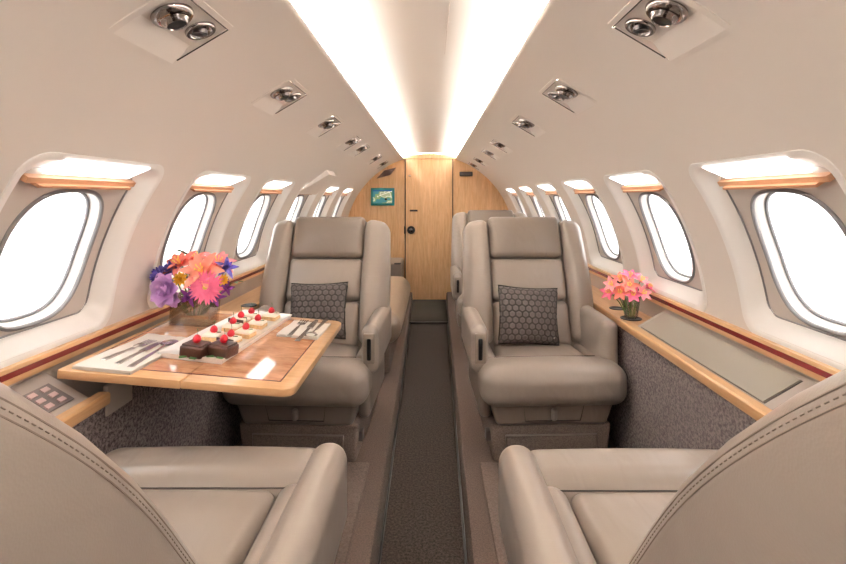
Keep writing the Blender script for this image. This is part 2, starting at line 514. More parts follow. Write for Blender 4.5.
# floor: lower aisle between two carpeted platforms
def aisle_half(y): return .144 + (y - 1.5) * .0125
fl = MB().add(*slab([(-.3, Y0), (.3, Y0), (.3, Y1), (-.3, Y1)], -.05, 0))
struct(fl.build('floor', M['carpet_aisle']))
for side, nm in ((-1, 'left'), (1, 'right')):
    b = MB()
    sect = lambda y: [(side * (aisle_half(y) + .0), 0.0), (side * (aisle_half(y) + .004), .085), (side * (aisle_half(y) + .012), .097), (side * (aisle_half(y) + .022), .10), (side * .85, .10), (side * .85, -.04), (side * aisle_half(y), -.04)]
    ysx = lsp(Y0, Y1, 8); n = 7
    V = [(x, y, z) for y in ysx for x, z in sect(y)]
    F = [(i * n + j, i * n + (j + 1) % n, (i + 1) * n + (j + 1) % n, (i + 1) * n + j) for i in range(len(ysx) - 1) for j in range(n)]
    struct(b.add(V, F).build('floor_' + nm, M['carpet_plat']))
    # dark edging strip along the foot of the step
    e = MB().add(*tube([(side * (aisle_half(y) - .004), y, .004) for y in ysx], .005, 6)).build('baseboard_' + nm, M['black']); struct(e)
    mt = MB().add(*rbox((.222, .0, .1005), (.79, 1.90, .114) , .006, k=2, n=2, warp=(lambda p: (side * p[0], p[1], p[2])))).build('carpet_mat', M['carpet_base'])
    mt.data.flip_normals() if side < 0 else None
    tag(mt, 'grey brown carpet mat on the floor under the nearest %s seat' % ('left' if side < 0 else 'right'), 'mat')
    rl = MB().add(*box((side * .785 - .014, 1.9, .1005), (side * .785 + .014, 2.78, .112), .003))
    r_ = rl.build('seat_rail', M['darkmetal'])
    MB().add(*box((side * .785 - .004, 1.9, .1095), (side * .785 + .004, 2.78, .1135), .001)).build('rail_slot', M['black'], r_)
    tag(r_, 'dark metal seat rail on the floor along the %s carpeted sidewall' % nm, 'rail')

# threshold piece before the door
th = MB().add(*box((-.185, 4.42, .0), (.185, 5.41, .012), .003)).build('threshold_mat', M['carpet_dark'])
tag(th, 'dark olive mat at the far end of the aisle before the wooden door', 'mat')
MB().add(*box((-.185, 4.395, .0), (.185, 4.425, .018), .004)).build('edge_strip', M['black'], th)

# bulkheads
def arch(n=40):
    P = [(-.99, -.04), (.99, -.04)]
    for i in range(n + 1):
        th_ = R(0) + (PI - 0) * i / n
        P.append(((RC + .02) * math.cos(th_), min(1.71, ZC + (RC + .02) * math.sin(th_))))
    return P
P_ = arch()
V = [(x, Y1, z) for x, z in P_] + [(x, Y1 + .05, z) for x, z in P_]; n = len(P_)
F = [(i, (i + 1) % n, n + (i + 1) % n, n + i) for i in range(n)] + [tuple(range(n)), tuple(range(n, 2 * n))[::-1]]
bk = struct(MB().add(V, F).build('wall_back', M['wood_wall'], sharp=20))
V = [(x, Y0 - .05, z) for x, z in P_] + [(x, Y0, z) for x, z in P_]
struct(MB().add(V, F).build('wall_front', M['wall'], sharp=20))
door = struct(MB().add(*box((-.272, Y1 - .018, .012), (.262, Y1 + .01, 1.625), .004)).build('door_1', M['wood_wall']))
fr = MB()
fr.add(*box((-.284, Y1 - .008, 0), (-.274, Y1 + .01, 1.64), .001)).add(*box((.264, Y1 - .008, 0), (.274, Y1 + .01, 1.64), .001))
fr.build('jamb_gap', M['seam'], door)
MB().add(*box((-.30, Y1 - .03, 1.628), (.29, Y1 + .01, 1.678), .004)).build('header', M['wood_wall'], door)
Ty = T(-.21, Y1 - .018, .812, PI / 2)
MB().add(*lathe([(.046, 0), (.046, .006), (.040, .010), (.030, .010), (.028, .004), (.0, .004)], 28), Ty).build('knob_plate', M['black'], door)
MB().add(*lathe([(.027, .004), (.027, .012), (.022, .022), (.012, .026), (0, .026)], 24), Ty).build('door_knob', M['chrome'], door)
MB().add(*box((-.29, Y1 - .03, .77), (-.272, Y1 - .005, .855), .003)).build('strike_plate', M['darkmetal'], door)
MB().add(*box((-.225, Y1 - .024, 1.025), (-.135, Y1 - .016, 1.045), .003)).build('slot_sign', M['seam'], door)
MB().add(*box((-.24, Y1 - .024, 1.428), (-.215, Y1 - .016, 1.445), .003)).build('catch', M['steel'], door)

# map display on the bulkhead
d0, d1 = at(371, 205.5, Y1), at(394.5, 188, Y1)
ds = empty('map_display', ((d0.x + d1.x) / 2, Y1 - .001, (d0.z + d1.z) / 2))
w, h = (d1.x - d0.x) / 2, (d1.z - d0.z) / 2
MB().add(*box((-w, -.018, -h), (w, 0, h), .004)).build('bezel', plain('teal_bezel', (30, 128, 128), .4), ds)
us = lsp(-.80, .80, 90); vs = lsp(-.72, .72, 66)
V, F = grid(lambda u, v: (u * w, -.0195, v * h), us, vs); att = []
for v in vs:
    for u in us:
        a = math.sin(3 * u + 1.3 * math.sin(4 * v)) + math.sin(5.2 * v - 2.1 * u + .8) + .5 * math.sin(11 * u + 7 * v)
        c = (72, 134, 140) if a < -.5 else ((128, 158, 112) if a < .45 else ((206, 212, 196) if a < 1.0 else (158, 172, 140)))
        if v > .62: c = (40, 84, 160)
        if abs(v - .25 - .5 * u) < .03 and u > -.3: c = (236, 236, 230)
        if math.hypot((u - .28) * 1.3, v + .28) < .13: c = (40, 44, 40)
        att.append(lin(c))
MB().add(V, F).build('screen', M['map'], ds, attr=att)
tag(ds, 'small teal framed moving map screen on the wood bulkhead left of the door', 'screen')
# grille right of the door, dark speaker left
p = at(466, 174, Y1)
g = MB().add(*rbox((-.075, -.02, -.025), (.075, 0, .025), .008, k=2, n=1), T(p.x, Y1, p.z)).build('vent_grille', M['black'])
for q in range(6): pass
tag(g, 'small black vent grille high on the bulkhead right of the door', 'vent')
sl = MB()
for q in range(4): sl.add(*box((-.066, -.0235, -.017 + q * .0095), (.066, -.018, -.0115 + q * .0095), .001), T(p.x, Y1, p.z))
sl.build('slat', M['greydark'], g)
a, b_ = at(376.5, 178.5, Y1 - .02), at(396, 167.5, Y1 - .02); c_ = at(390, 175, Y1 - .02)
sp = MB()
poly = [(a.x, a.z), (c_.x, c_.z), (b_.x, b_.z), ((a.x + b_.x) / 2 - .02, (a.z + b_.z) / 2 + .03)]
V = [(x, Y1 - .02, z) for x, z in poly] + [(x, Y1 + .001, z) for x, z in poly]
F = [(0, 1, 2, 3), (7, 6, 5, 4)] + [(i, (i + 1) % 4, 4 + (i + 1) % 4, 4 + i) for i in range(4)]
s_ = sp.add(V, F).build('speaker_grille', plain('brown_grille', (62, 40, 32), .6))
tag(s_, 'dark brown wedge shaped grille where bulkhead meets the left wall panel', 'grille')

# ------------------------------------------------------------------ side ledges
def ledge(side):
    nm = 'left' if side < 0 else 'right'
    X = lambda x: side * x
    root = empty('side_ledge', (X(.87), 2.0, .60))
    inv = Matrix.Translation(-Vector(root.location))
    def put(name, mb, m, parent=root, sharp=38):
        mb.v = [tuple(inv @ Vector(p)) for p in mb.v] if parent is root else mb.v
        return mb.build(name, m, parent, sharp)
    ysl = 1.87                                   # beyond this the ledge is a flat wood shelf
    yend = 1.20 if side < 0 else ysl
    edge = [(X(.817), .640), (X(.815), .646), (X(.815), .666), (X(.819), .671), (X(.846), .671), (X(.846), .640)]
    put('wood_edge', MB().add(*extrude_y(edge, Y0, (1.235 if side < 0 else ysl))), M['wood_light'])
    top = [(X(.844), .640), (X(.844), .669), (X(.955), .733), (X(.966), .733), (X(.966), .640)]
    put('sloped_top', MB().add(*extrude_y(top, Y0, yend)), M['grey'])
    shelf = [(X(.817), .640), (X(.815), .646), (X(.815), .666), (X(.819), .671), (X(.966), .671), (X(.966), .640)]
    put('wood_shelf', MB().add(*extrude_y(shelf, ysl, Y1 - .01)), M['wood_light'])
    sl_n = Vector((-side * .50, 0, .866))
    def onslope(f, y, h=0):                       # f: 0 at wood edge .. 1 at wall
        p = Vector((X(.844 + .111 * f), y, .669 + .064 * f)) + sl_n * h
        return tuple(p)
    def slopebox(f0, f1, y0, y1, h0, h1):
        V = [onslope(f, y, h) for y in (y0, y1) for f in (f0, f1) for h in (h0, h1)]
        return V, [(0, 1, 3, 2), (4, 6, 7, 5), (0, 4, 5, 1), (2, 3, 7, 6), (0, 2, 6, 4), (1, 5, 7, 3)]
    if side > 0:
        put('lid_gap', MB().add(*slopebox(.055, .915, 1.159, 1.847, -.003, .001)), M['seam'])
        put('table_lid', MB().add(*slopebox(.065, .90, 1.163, 1.843, -.002, .0045)), M['lid'])
        cp_ = put('control_panel', MB().add(*slopebox(.40, .86, .94, 1.095, -.002, .004)), M['greydark'])
        for i in range(2):
            for j in range(3):
                bb = MB().add(*slopebox(.52 + i * .16, .62 + i * .16, .965 + j * .042, .985 + j * .042, .003, .007))
                bb.v = [tuple(inv @ Vector(p)) for p in bb.v]; bb.build('button', M['grey'], cp_)
    else:
        cp_ = put('control_panel', MB().add(*slopebox(.16, .74, 1.05, 1.17, -.002, .003)), M['greydark'])
        for i in range(3):
            for j in range(3):
                bb = MB().add(*slopebox(.22 + i * .18, .32 + i * .18, 1.060 + j * .037, 1.080 + j * .037, .002, .006))
                bb.v = [tuple(inv @ Vector(p)) for p in bb.v]; bb.build('button', M['button'], cp_)
        # open pocket where the table stows
        put('table_pocket', MB().add(*extrude_y([(X(.850), .10), (X(.850), .46), (X(.966), .46), (X(.966), .10)], 1.20, ysl)), M['black'])
        put('pocket_flap', MB().add(*box((X(.829) - .006, 1.235, .655 - .05), (X(.829) + .006, 1.34, .655 + .03), .003)), M['grey'])
    for (px, py, rr) in (((617, 308.5, .034), (631, 318.5, .043)) if side > 0 else ((249, 305.5, .036),)):
        q = ray(px, py); Yq = (.671 - CZ) / q.z; pt = Vector((CX, 0, CZ)) + q * Yq
        ring = MB().add(*lathe([(rr, -.002), (rr, .0025), (rr - .003, .0035), (rr - .006, .0025), (rr - .008, .001), (0, .001)], 32), Matrix.Translation((pt.x, pt.y, .671)))
        put('cup_holder', ring, M['black'])
    return tag(root, ('wood edged side ledge on the right with grey table lid and flower glass' if side > 0 else
                      'wood edged side ledge on the left behind and below the folded out table'), 'ledge')
ledge(1); ledge(-1)

# ------------------------------------------------------------------ overhead units
def overhead(side, y, i):
    nm = 'left' if side < 0 else 'right'
    b = Vector(wallpt(side, 0, U1)); a = Vector(wallpt(side, 0, U0))
    root = empty('overhead_unit', (b.x, y, b.z))
    def Q(yy, s_, d): p = wallpt(side, yy, s_, d); return (p[0] - b.x, p[1], p[2] - b.z)
    W = Vector((a.x - side * .034 - b.x, 0, -.040))       # outboard edge of the faceplate, sunk behind the wall
    L = UL
    plate = lambda yy, f: (W.x * f, yy, W.z * f + .001)
    # one sheet: lip, faceplate, sloped outboard reveal, lip
    def row(f_i, yy):
        return f_i(yy)
    rows = [lambda yy: Q(yy, U1 + .018, .003), lambda yy: Q(yy, U1 + .016, -.0015), lambda yy: Q(yy, U1 + .002, -.0020), lambda yy: plate(yy, .02)]
    rows += [lambda yy, f=f: plate(yy, f) for f in (.25, .5, .75, .95)]
    rows += [lambda yy, f=f: tuple(Vector(plate(yy, 1)).lerp(Vector(Q(yy, U0, -.001)), f) - Vector((side * .003 * 4 * f * (1 - f), 0, .002 * 4 * f * (1 - f)))) for f in (.08, .3, .55, .8, .95)]
    rows += [lambda yy: Q(yy, U0 - .003, -.0022), lambda yy: Q(yy, U0 - .016, -.0015), lambda yy: Q(yy, U0 - .018, .003)]
    ys_ = lsp(-L, L, 8)
    V = [r_(yy) for yy in ys_ for r_ in rows]; nr = len(rows)
    F = [(q * nr + j, q * nr + j + 1, (q + 1) * nr + j + 1, (q + 1) * nr + j) for q in range(7) for j in range(nr - 1)]
    cut = 8
    FA = [f for f in F if f[1] % nr < cut]; FB = [f for f in F if cut <= f[1] % nr < nr - 2]; FA += [f for f in F if f[1] % nr >= nr - 2]
    body = MB().add(V, FA)
    rev = MB().add(V, FB)
    for e in (-1, 1):                                      # end cheeks with their lips
        n_ = 9
        top_ = [plate(e * L, f) for f in lsp(0.02, 1, n_)]
        V = []
        for q in range(n_):
            s_ = U1 + (U0 - U1) * q / (n_ - 1)
            V += [plate(e * L, .02 + .98 * q / (n_ - 1)), Q(e * L, s_, -.002), Q(e * (L + .016), s_, -.0015), Q(e * (L + .018), s_, .003)]
        F = [(q * 4 + j, q * 4 + j + 1, (q + 1) * 4 + j + 1, (q + 1) * 4 + j) for q in range(n_ - 1) for j in range(3)]
        body.add(V, F)
    body.build('housing', M['wall'], root, sharp=30)
    rev.build('reveal', M['unit'], root, sharp=60)
    MB().add(*tube([Q(-L, U1 + .002, -.002), Q(L, U1 + .002, -.002), Q(L, U0 + .01, -.002)], .0016, 5)).build('seam', M['seam'], root)
    nrm = Vector((side * W.z, 0, -abs(W.x))).normalized()
    rot = nrm.to_track_quat('Z', 'Y').to_matrix().to_4x4()
    SCL = Matrix.Scale(.78, 4)
    for k, (yy, f) in enumerate(((.050, .40), (-.045, .50))):
        c = Vector((W.x * f, yy, W.z * f - .003))
        if k == 0:   # reading light: chrome bowl with a tilted inner cup
            lb = MB().add(*lathe([(.042, -.001), (.042, .004), (.039, .008), (.033, .008), (.030, .002), (.024, -.001), (0, -.002)], 28), Matrix.Translation(c) @ rot @ SCL).build('reading_light', M['chrome'], root)
            MB().add(*lathe([(.020, 0), (.020, .012), (.017, .014), (0, .010)], 20), Matrix.Translation(c) @ rot @ SCL @ T(0, 0, -.002, R(25))).build('lamp_cup', M['darkmetal'], lb)
        else:        # air nozzle
            nz = MB().add(*lathe([(.052, -.001), (.052, .003), (.048, .010), (.040, .016), (.034, .017), (.030, .022), (.027, .028), (.0235, .030), (.021, .025), (0, .024)], 30), Matrix.Translation(c) @ rot @ SCL).build('air_nozzle', M['chrome'], root)
            MB().add(*lathe([(.0225, .0275), (.0, .0285)], 24), Matrix.Translation(c) @ rot @ SCL).build('nozzle_mouth', M['black'], nz)
    ordn = ['nearest the camera', 'second from the camera', 'third from the camera', 'fourth from the camera', 'fifth from the camera', 'second from the bulkhead', 'nearest the bulkhead'][i]
    tag(root, 'white overhead air nozzle and reading light unit on %s wall, %s' % (nm, ordn), 'overhead unit', 'overhead air and light units')
for sd_ in (1, -1):
    for i, y in enumerate(UNITS[sd_]): overhead(sd_, y, i)

# exit handle cover on the left wall
q = [wallpt(-1, 2.98, .53, .002), wallpt(-1, 3.26, .745, .002), wallpt(-1, 3.26, .735, -.034), wallpt(-1, 3.12, .62, -.018)]
q2 = [wallpt(-1, 3.50, .53, .002), wallpt(-1, 3.50, .745, .002), wallpt(-1, 3.50, .735, -.034), wallpt(-1, 3.50, .62, -.018)]
ex = MB().add(q + q2, [(0, 1, 2, 3), (4, 7, 6, 5), (0, 4, 5, 1), (1, 5, 6, 2), (2, 6, 7, 3), (3, 7, 4, 0)]).build('exit_handle_cover', M['wall'], None, 20)
tag(ex, 'beige wedge shaped exit handle cover on left wall above the far windows', 'cover')

# ------------------------------------------------------------------ chairs
# local frame: cushion front edge at y=0, seat faces -y, floor z=0. asl = -1: aisle on -x
def chair(name, asl, recline, arm_top, label, near=False, ext=0.0):
    root = empty(name)
    BL = 1.22 if near else 1.0        # reclined seats: headrest pulled up
    L, LD = M['leather'], M['leather_dk']
    # carpeted plinth with inset panel
    b = MB().add(*rbox((-.248, .085, -.0255 if near else 0), (.248, .62, .158), .012, k=2, n=2, warp=lambda p: (p[0] * (1 - .05 * (1 - p[2] / .158)), p[1] + .012 * (1 - p[2] / .158), p[2])))
    pl = b.build('plinth', M['plinth'], root)
    MB().add(*box((-.185, .0785, .022), (.185, .10, .112), .004)).build('plinth_panel', M['plinth'], pl)
    MB().add(*tube([(-.188, .0835, .116), (.188, .0835, .116), (.188, .0885, .018), (-.188, .0885, .018)], .0035, 6, True)).build('panel_piping', M['leather_dk'], pl)
    MB().add(*box((asl * .250 - .012, .12, .075), (asl * .250 + .008, .16, .115), .003)).build('side_latch', M['greydark'], pl)
    # leather skirt under the cushion
    def skw(p):
        t = (p[2] - .155) / .15
        return (p[0] * (.86 + .14 * t), p[1] + (.03 * (1 - t) if p[1] < .3 else 0), p[2])
    sk = MB().add(*rbox((-.262, .045, .155), (.262, .60, .305), .022, k=3, n=4, warp=skw)).build('skirt', LD, root)
    MB().add(*tube([(-.125, .0465, .272), (.125, .0465, .272), (.112, .0655, .182), (-.112, .0655, .182)], .0022, 6, True)).build('drawer_seam', M['seam'], sk)
    MB().add(*rbox((-.012, .040, .190), (.012, .062, .236), .009, k=2, n=2)).build('pull_tab', L, sk)
    # front bolster
    bo = MB().add(*rbox((-.293, 0, .250), (.293, .185, .412), .060, puff=(.004, .004, .012, 0, 0, .010), k=6, n=10))
    bol = bo.build('front_bolster', L, root)
    MB().add(*tube([(-.255, .188, .400), (.255, .188, .400)], .0016, 6)).build('bolster_seam', M['seam'], bol)
    # seat pad and side bolsters
    MB().add(*rbox((-.20, .17, .300), (.20, .56 + ext, .396), .028, puff=(0, 0, 0, 0, 0, .018), k=4, n=10, warp=lambda p: (p[0] * (1 - .10 * (p[1] - .17) / .4), p[1], p[2] - .015 * (p[1] - .17) / .4))).build('seat_pad', L, root)
    for s in (-1, 1):
        MB().add(*rbox((s * .203 if s > 0 else -.290, .16, .300), (.290 if s > 0 else -.203, .56 + ext, .408), .035, k=4, n=6, warp=lambda p: (p[0] * (1 - .04 * (p[1] - .17) / .4), p[1], p[2] - .018 * (p[1] - .17) / .4))).build('seat_side_bolster', L, root)
    # back: (x, v up the back, w behind) -> local
    py, pz = .395 + ext, .375
    NR = .032
    ca, sa = math.cos(recline), math.sin(recline)
    def bk(p): x, w, v = p; v = v * BL; u_ = max(0, v - .35) if near else 0; return (x, py + v * sa + w * ca + .30 * u_ * u_, pz + v * ca - w * sa - .26 * u_ * u_)
    def bkw(p):
        x, w, v = p
        return bk((x, w, v))
    def shw(p):
        x, w, v = p
        f = 1 - .10 * max(0, (.16 - v) / .24) - .03 * max(0, (v - .4) / .25)
        return bk((x * f, w, v))
    sh = MB().add(*rbox((-.272 if near else -.297, -.058 if near else .005, -.06), (.272 if near else .297, .150, .632), NR if near else .045, k=5, n=8, puff=(0, 0, 0, .012, 0, 0), warp=shw)).build('back_shell', L, root)
    # head pad, middle pad, lower pad
    for nm_, v0, v1, mt, pf in (('headrest', .425, .640, M['leather_head_shade'], .022), ('upper_back_pad', .215, .419, L, .014), ('lumbar_pad', .0, .209, L, .016)):
        MB().add(*rbox((-.183, -.040, v0), (.183, .06, v1), .026, puff=(0, 0, pf, 0, 0, 0), k=4, n=8, warp=bkw)).build(nm_, mt, root)
    for s in (-1, 1):
        def ww(p, s=s):
            x, w, v = p
            t = max(0, min(1, v / .64))
            xo = (abs(x) - .186) * (.50 if near else 1.04)                      # 0 inner .. .12 outer
            scale = (.80 + .5 * t) if t < .35 else (.975 - .16 * (t - .35))
            bulge = 1 - .10 * (2 * t - .9) ** 2
            ww_ = w + (.036 if near else 0) + xo * xo * 2.2 * (1 if w < .03 else .0)
            ww_ = ww_ - .030 * math.exp(-((t - .45) / .4) ** 2) * (1 if w < .03 else 0)
            return bk((s * (.186 + xo * scale), ww_, v * bulge if False else v - (xo ** 2) * 1.6 * max(0, t - .6)))
        MB().add(*rbox((.186, -.050, .015), (.315, .10, .625), .042, puff=(0, .004, .012, 0, 0, 0), k=5, n=10, warp=ww)).build('side_wing', L, root)
    # stitched seam along the sides of the shell
    for s in (-1, 1):
        st = MB()
        def onside(a, v, lift=0):          # a = distance behind the front edge of the shell
            r_, w0, xw = (NR, -.058, .272) if near else (.045, .005, .297)
            k_ = max(0, r_ - a)
            return shw((s * (xw - r_ + math.sqrt(max(0, r_ * r_ - k_ * k_)) + lift), w0 + a, v))
        for a_ in (.017, .027):
            st.add(*tube([onside(a_, v, -.0002) for v in lsp(.0, .60, 26)], .0008, 5))
        for v in lsp(.0, .6, 95):
            st.add(*tube([onside(.0225, v, .0002), onside(.0225, v + .0034, .0002)], .0006, 4))
        st.build('stitching', M['stitch'], sh)
    # arms
    ax0, ax1 = (.262, .348) if near else (.252, .325)
    x0, x1 = (asl * ax0, asl * ax1)
    arm_bot = arm_top - .20
    def aw(p):
        y = p[1]; return (p[0], p[1], p[2] + .02 * (y - .3))
    a = MB().add(*rbox((min(x0, x1), .105, arm_bot), (max(x0, x1), .56 + ext, arm_top), .040, puff=(0, 0, .004, 0, 0, .006), k=5, n=6, warp=aw)).build('aisle_armrest', L, root)
    cxm = (x0 + x1) / 2
    MB().add(*rbox((cxm - .024, .099, arm_bot + .045), (cxm + .024, .112, arm_top - .030), .012, k=3, n=2)).build('slot_surround', LD, a)
    MB().add(*rbox((cxm - .009, .095, arm_bot + .06), (cxm + .009, .108, arm_top - .05), .006, k=2, n=2)).build('control_slot', M['black'], a)
    xb0, xb1 = -asl * .218, -asl * (.280 if near else .290)
    MB().add(*rbox((min(xb0, xb1), .20 if near else .10, .30), (max(xb0, xb1), .52, .40 if near else arm_top + .012), .030, puff=(0, 0, .006, 0, 0, .004), k=4, n=6)).build('wall_armrest', L, root)
    # side panel below aisle arm
    MB().add(*rbox((min(asl * .235, asl * .285), .14, .16), (max(asl * .235, asl * .285), .58, arm_bot + .03), .02, k=3, n=4, warp=lambda p: (p[0] - asl * .0 , p[1], p[2]))).build('side_panel', LD, root)
    return tag(root, label, 'armchair', 'leather cabin armchairs')

FARY, NEARY = 1.83, 1.215
cR = chair('cabin_armchair', -1, R(20), .556, 'taupe leather armchair facing camera right of the aisle, patterned pillow on it')
cR.location = (.520, FARY, .10); cR.rotation_euler.z = R(2.0)
cL = chair('cabin_armchair', 1, R(20), .556, 'taupe leather armchair facing camera behind the wooden dining table')
cL.location = (-.520, FARY, .10); cL.rotation_euler.z = R(-2.5)
c3 = copy_tree(cR)
c3.location = (.500, FARY + 1.36, .10); c3.rotation_euler.z = 0
c3['label'] = 'taupe leather armchair mostly hidden behind the right chair with the pillow'
nR = chair('cabin_armchair', 1, R(35), .475, 'taupe leather armchair seen from behind in the bottom right corner', True, .154)
nR.location = (.530, NEARY, .140); nR.rotation_euler.z = PI
nL = chair('cabin_armchair', -1, R(34), .475, 'taupe leather armchair seen from behind below the dining table', True, .172)
nL.location = (-.514, NEARY + .01, .140); nL.rotation_euler.z = PI

# divan along the left wall behind the chair
dv = empty('leather_divan', (-.5, 3.6, .10))
MB().add(*rbox((-.26, -.72, .0), (.27, .72, .20), .02, k=3, n=3)).build('divan_base', M['carpet_base'], dv)
MB().add(*rbox((-.26, -.74, .16), (.335, .72, .375), .105, k=6, n=8, puff=(0, .006, 0, 0, 0, .012))).build('seat_cushion', M['leather_warm'], dv)
MB().add(*rbox((-.30, -.72, .34), (-.17, .72, .70), .05, k=5, n=6, warp=lambda p: (p[0] - .12 * (p[2] - .34) * 0, p[1], p[2]))).build('back_cushion', M['leather_warm'], dv)
tag(dv, 'beige leather divan along the left wall between table chair and bulkhead', 'sofa')
cb = MB().add(*rbox((-.78, 4.85, .10), (-.292, 5.38, .50), .02, k=3, n=3)).build('low_cabinet', M['leather_dk'])
MB().add(*box((-.36, 4.84, .497), (-.292, 4.90, .507), .003)).build('catch', M['black'], cb)
tag(cb, 'low grey brown cabinet against the bulkhead left of the door', 'cabinet')

# ------------------------------------------------------------------ pillows
def hexd(x, y, s):
    """distance to nearest hexagon edge in cells of pitch s, 0 at edge .. .5 at centre"""
    best = 9e9; sec = 9e9
    ry = s * math.sqrt(3) / 2
    j0 = math.floor(y / ry)
    for j in (j0 - 1, j0, j0 + 1, j0 + 2):
        ox = (s / 2 if j % 2 else 0)
        i0 = math.floor((x - ox) / s)
        for i in (i0 - 1, i0, i0 + 1, i0 + 2):
            d = math.hypot(x - ox - i * s, y - j * ry)
            if d < best: sec = best; best = d
            elif d < sec: sec = d
    return (sec - best) / 2 / s
def pillow(w, h, t, label, loc, rot):
    us = lsp(-1, 1, 150); V = []; F = []; att = []
    n = 150
    for s in (-1, 1):
        o = len(V)
        for v in us:
            for u in us:
                e = (1 - u ** 2) * (1 - v ** 2)
                x = u * w / 2 * (1 - .07 * (1 - v * v) * abs(u) ** 3)
                z = v * h / 2 * (1 - .07 * (1 - u * u) * abs(v) ** 3)
                hd = hexd(u * w / 2, v * h / 2, .030)
                k = max(0, min(1, (hd - .05) / .10))
                k = k * k * (3 - 2 * k)
                th = s * (t / 2 * max(e, 0) ** .42 + .0035 * k * min(1, e * 5))
                V.append((x, th, z))
                c0, c1 = lin((60, 53, 50)), lin((94, 85, 82))
                ring = 1 if hd < .30 else .82
                att.append(tuple((c0[i] + (c1[i] - c0[i]) * k) * ring for i in range(3)) + (1,))
        for j in range(n - 1):
            for i in range(n - 1):
                q = (o + j * n + i, o + j * n + i + 1, o + (j + 1) * n + i + 1, o + (j + 1) * n + i)
                F.append(q if s < 0 else q[::-1])
    b = MB(); b.v = V; b.f = F
    me = bpy.data.meshes.new('throw_pillow'); me.from_pydata(V, [], F); me.materials.append(M['hex'])
    ca_ = me.color_attributes.new('pat', 'FLOAT_COLOR', 'POINT'); ca_.data.foreach_set('color', [c for p in att for c in p])
    me.polygons.foreach_set('use_smooth', [True] * len(me.polygons))
    ob = bpy.data.objects.new('throw_pillow', me); col.objects.link(ob)
    ob.location = loc; ob.rotation_euler = rot
    pip = MB().add(*tube([(x, 0, z) for x, z in [(w / 2 * (1 - .07 * (1 - v * v)), v * h / 2) for v in lsp(-1, 1, 14)] + [(-u * w / 2, h / 2 * (1 - .07 * (1 - u * u))) for u in lsp(-1, 1, 14)][1:] + [(-w / 2 * (1 - .07 * (1 - v * v)), -v * h / 2) for v in lsp(-1, 1, 14)][1:] + [(u * w / 2, -h / 2 * (1 - .07 * (1 - u * u))) for u in lsp(-1, 1, 14)][1:-1]], .0045, 6, True)).build('piping', M['carpet_dark'], ob)
    tag(ob, label, 'pillow', 'hexagon patterned pillows')
    return ob
pillow(.285, .262, .11, 'grey hexagon patterned pillow on the chair right of the aisle', (.478, 2.185, .634), (R(-17), R(4), R(5)))
pillow(.275, .258, .11, 'grey hexagon patterned pillow on the chair behind the table', (-.508, 2.215, .650), (R(-18), R(-2), R(-4)))

# ------------------------------------------------------------------ folding table
TX, TY, TZ, TA = -.912, 1.18, .748, R(4.9)
Mt = Matrix.Translation((TX, TY, TZ)) @ Euler((0, TA, 0)).to_matrix().to_4x4()
Mi = Mt.inverted()
def tpix(px, py, h=0.0):
    """table-local point at height h under a photo pixel"""
    o = Mi @ Vector((CX, 0, CZ)); d = Mi.to_3x3() @ ray(px, py)
    return o + d * ((h - o.z) / d.z)
table = empty('folding_table', (TX, TY, TZ), (0, TA, 0))
TW, TD, TH = .595, .665, .022
def rounded_poly(x0, x1, y0, y1, rads, n=8):
    P = []
    for cx, cy, a0, r in ((x1, y1, 0, rads[0]), (x0, y1, 90, rads[1]), (x0, y0, 180, rads[2]), (x1, y0, 270, rads[3])):
        ccx = cx - r if cx == x1 else cx + r; ccy = cy - r if cy == y1 else cy + r
        if r == 0: P.append((cx, cy)); continue
        for i in range(n + 1):
            a = R(a0 + 90 * i / n); P.append((ccx + r * math.cos(a), ccy + r * math.sin(a)))
    return P
def bevslab(poly, z0, z1, bev):
    """slab with a rounded rim"""
    cx = sum(p[0] for p in poly) / len(poly); cy = sum(p[1] for p in poly) / len(poly)
    prof = [(bev, z0), (bev * .3, z0 + bev * .3), (0, z0 + bev), (0, z1 - bev), (bev * .3, z1 - bev * .3), (bev, z1)]
    n = len(poly); V = []; F = []
    hx = max(abs(p[0] - cx) for p in poly); hy = max(abs(p[1] - cy) for p in poly)
    for ins, z in prof:
        for x, y in poly: V.append((cx + (x - cx) * (1 - ins / hx), cy + (y - cy) * (1 - ins / hy), z))
    for i in range(len(prof) - 1):
        for j in range(n): F.append((i * n + j, i * n + (j + 1) % n, (i + 1) * n + (j + 1) % n, (i + 1) * n + j))
    F += [tuple(range(n))[::-1], tuple((len(prof) - 1) * n + j for j in range(n))]
    return V, F
XS = .312
HG = .0008
leafA = MB().add(*bevslab(rounded_poly(0, XS - HG, 0, TD, (0, .004, .004, 0)), -TH, 0, .002)).build('table_leaf', M['wood_cross'], table)
leafB = MB().add(*bevslab(rounded_poly(XS + HG, TW, 0, TD, (.035, 0, 0, .035)), -TH, 0, .006)).build('table_leaf', M['wood_cross'], table)
IM = .048
for lf, x0, x1, open_l in ((leafA, .02, XS - HG, False), (leafB, XS + HG, TW - IM, True)):
    MB().add(*slab([(x0, IM), (x1, IM), (x1, TD - IM), (x0, TD - IM)], -.001, .0006)).build('veneer_field', M['veneer'], lf)
    li = MB()
    lw_ = .0035
    li.add(*slab([(x0, IM - lw_), (x1, IM - lw_), (x1, IM), (x0, IM)], -.001, .0008))
    li.add(*slab([(x0, TD - IM), (x1, TD - IM), (x1, TD - IM + lw_), (x0, TD - IM + lw_)], -.001, .0008))
    if open_l: li.add(*slab([(x1, IM - lw_), (x1 + lw_, IM - lw_), (x1 + lw_, TD - IM + lw_), (x1, TD - IM + lw_)], -.001, .0008))
    else: li.add(*slab([(x0 - lw_, IM - lw_), (x0, IM - lw_), (x0, TD - IM + lw_), (x0 - lw_, TD - IM + lw_)], -.001, .0008))
    li.build('inlay_line', M['burgundy'], lf)
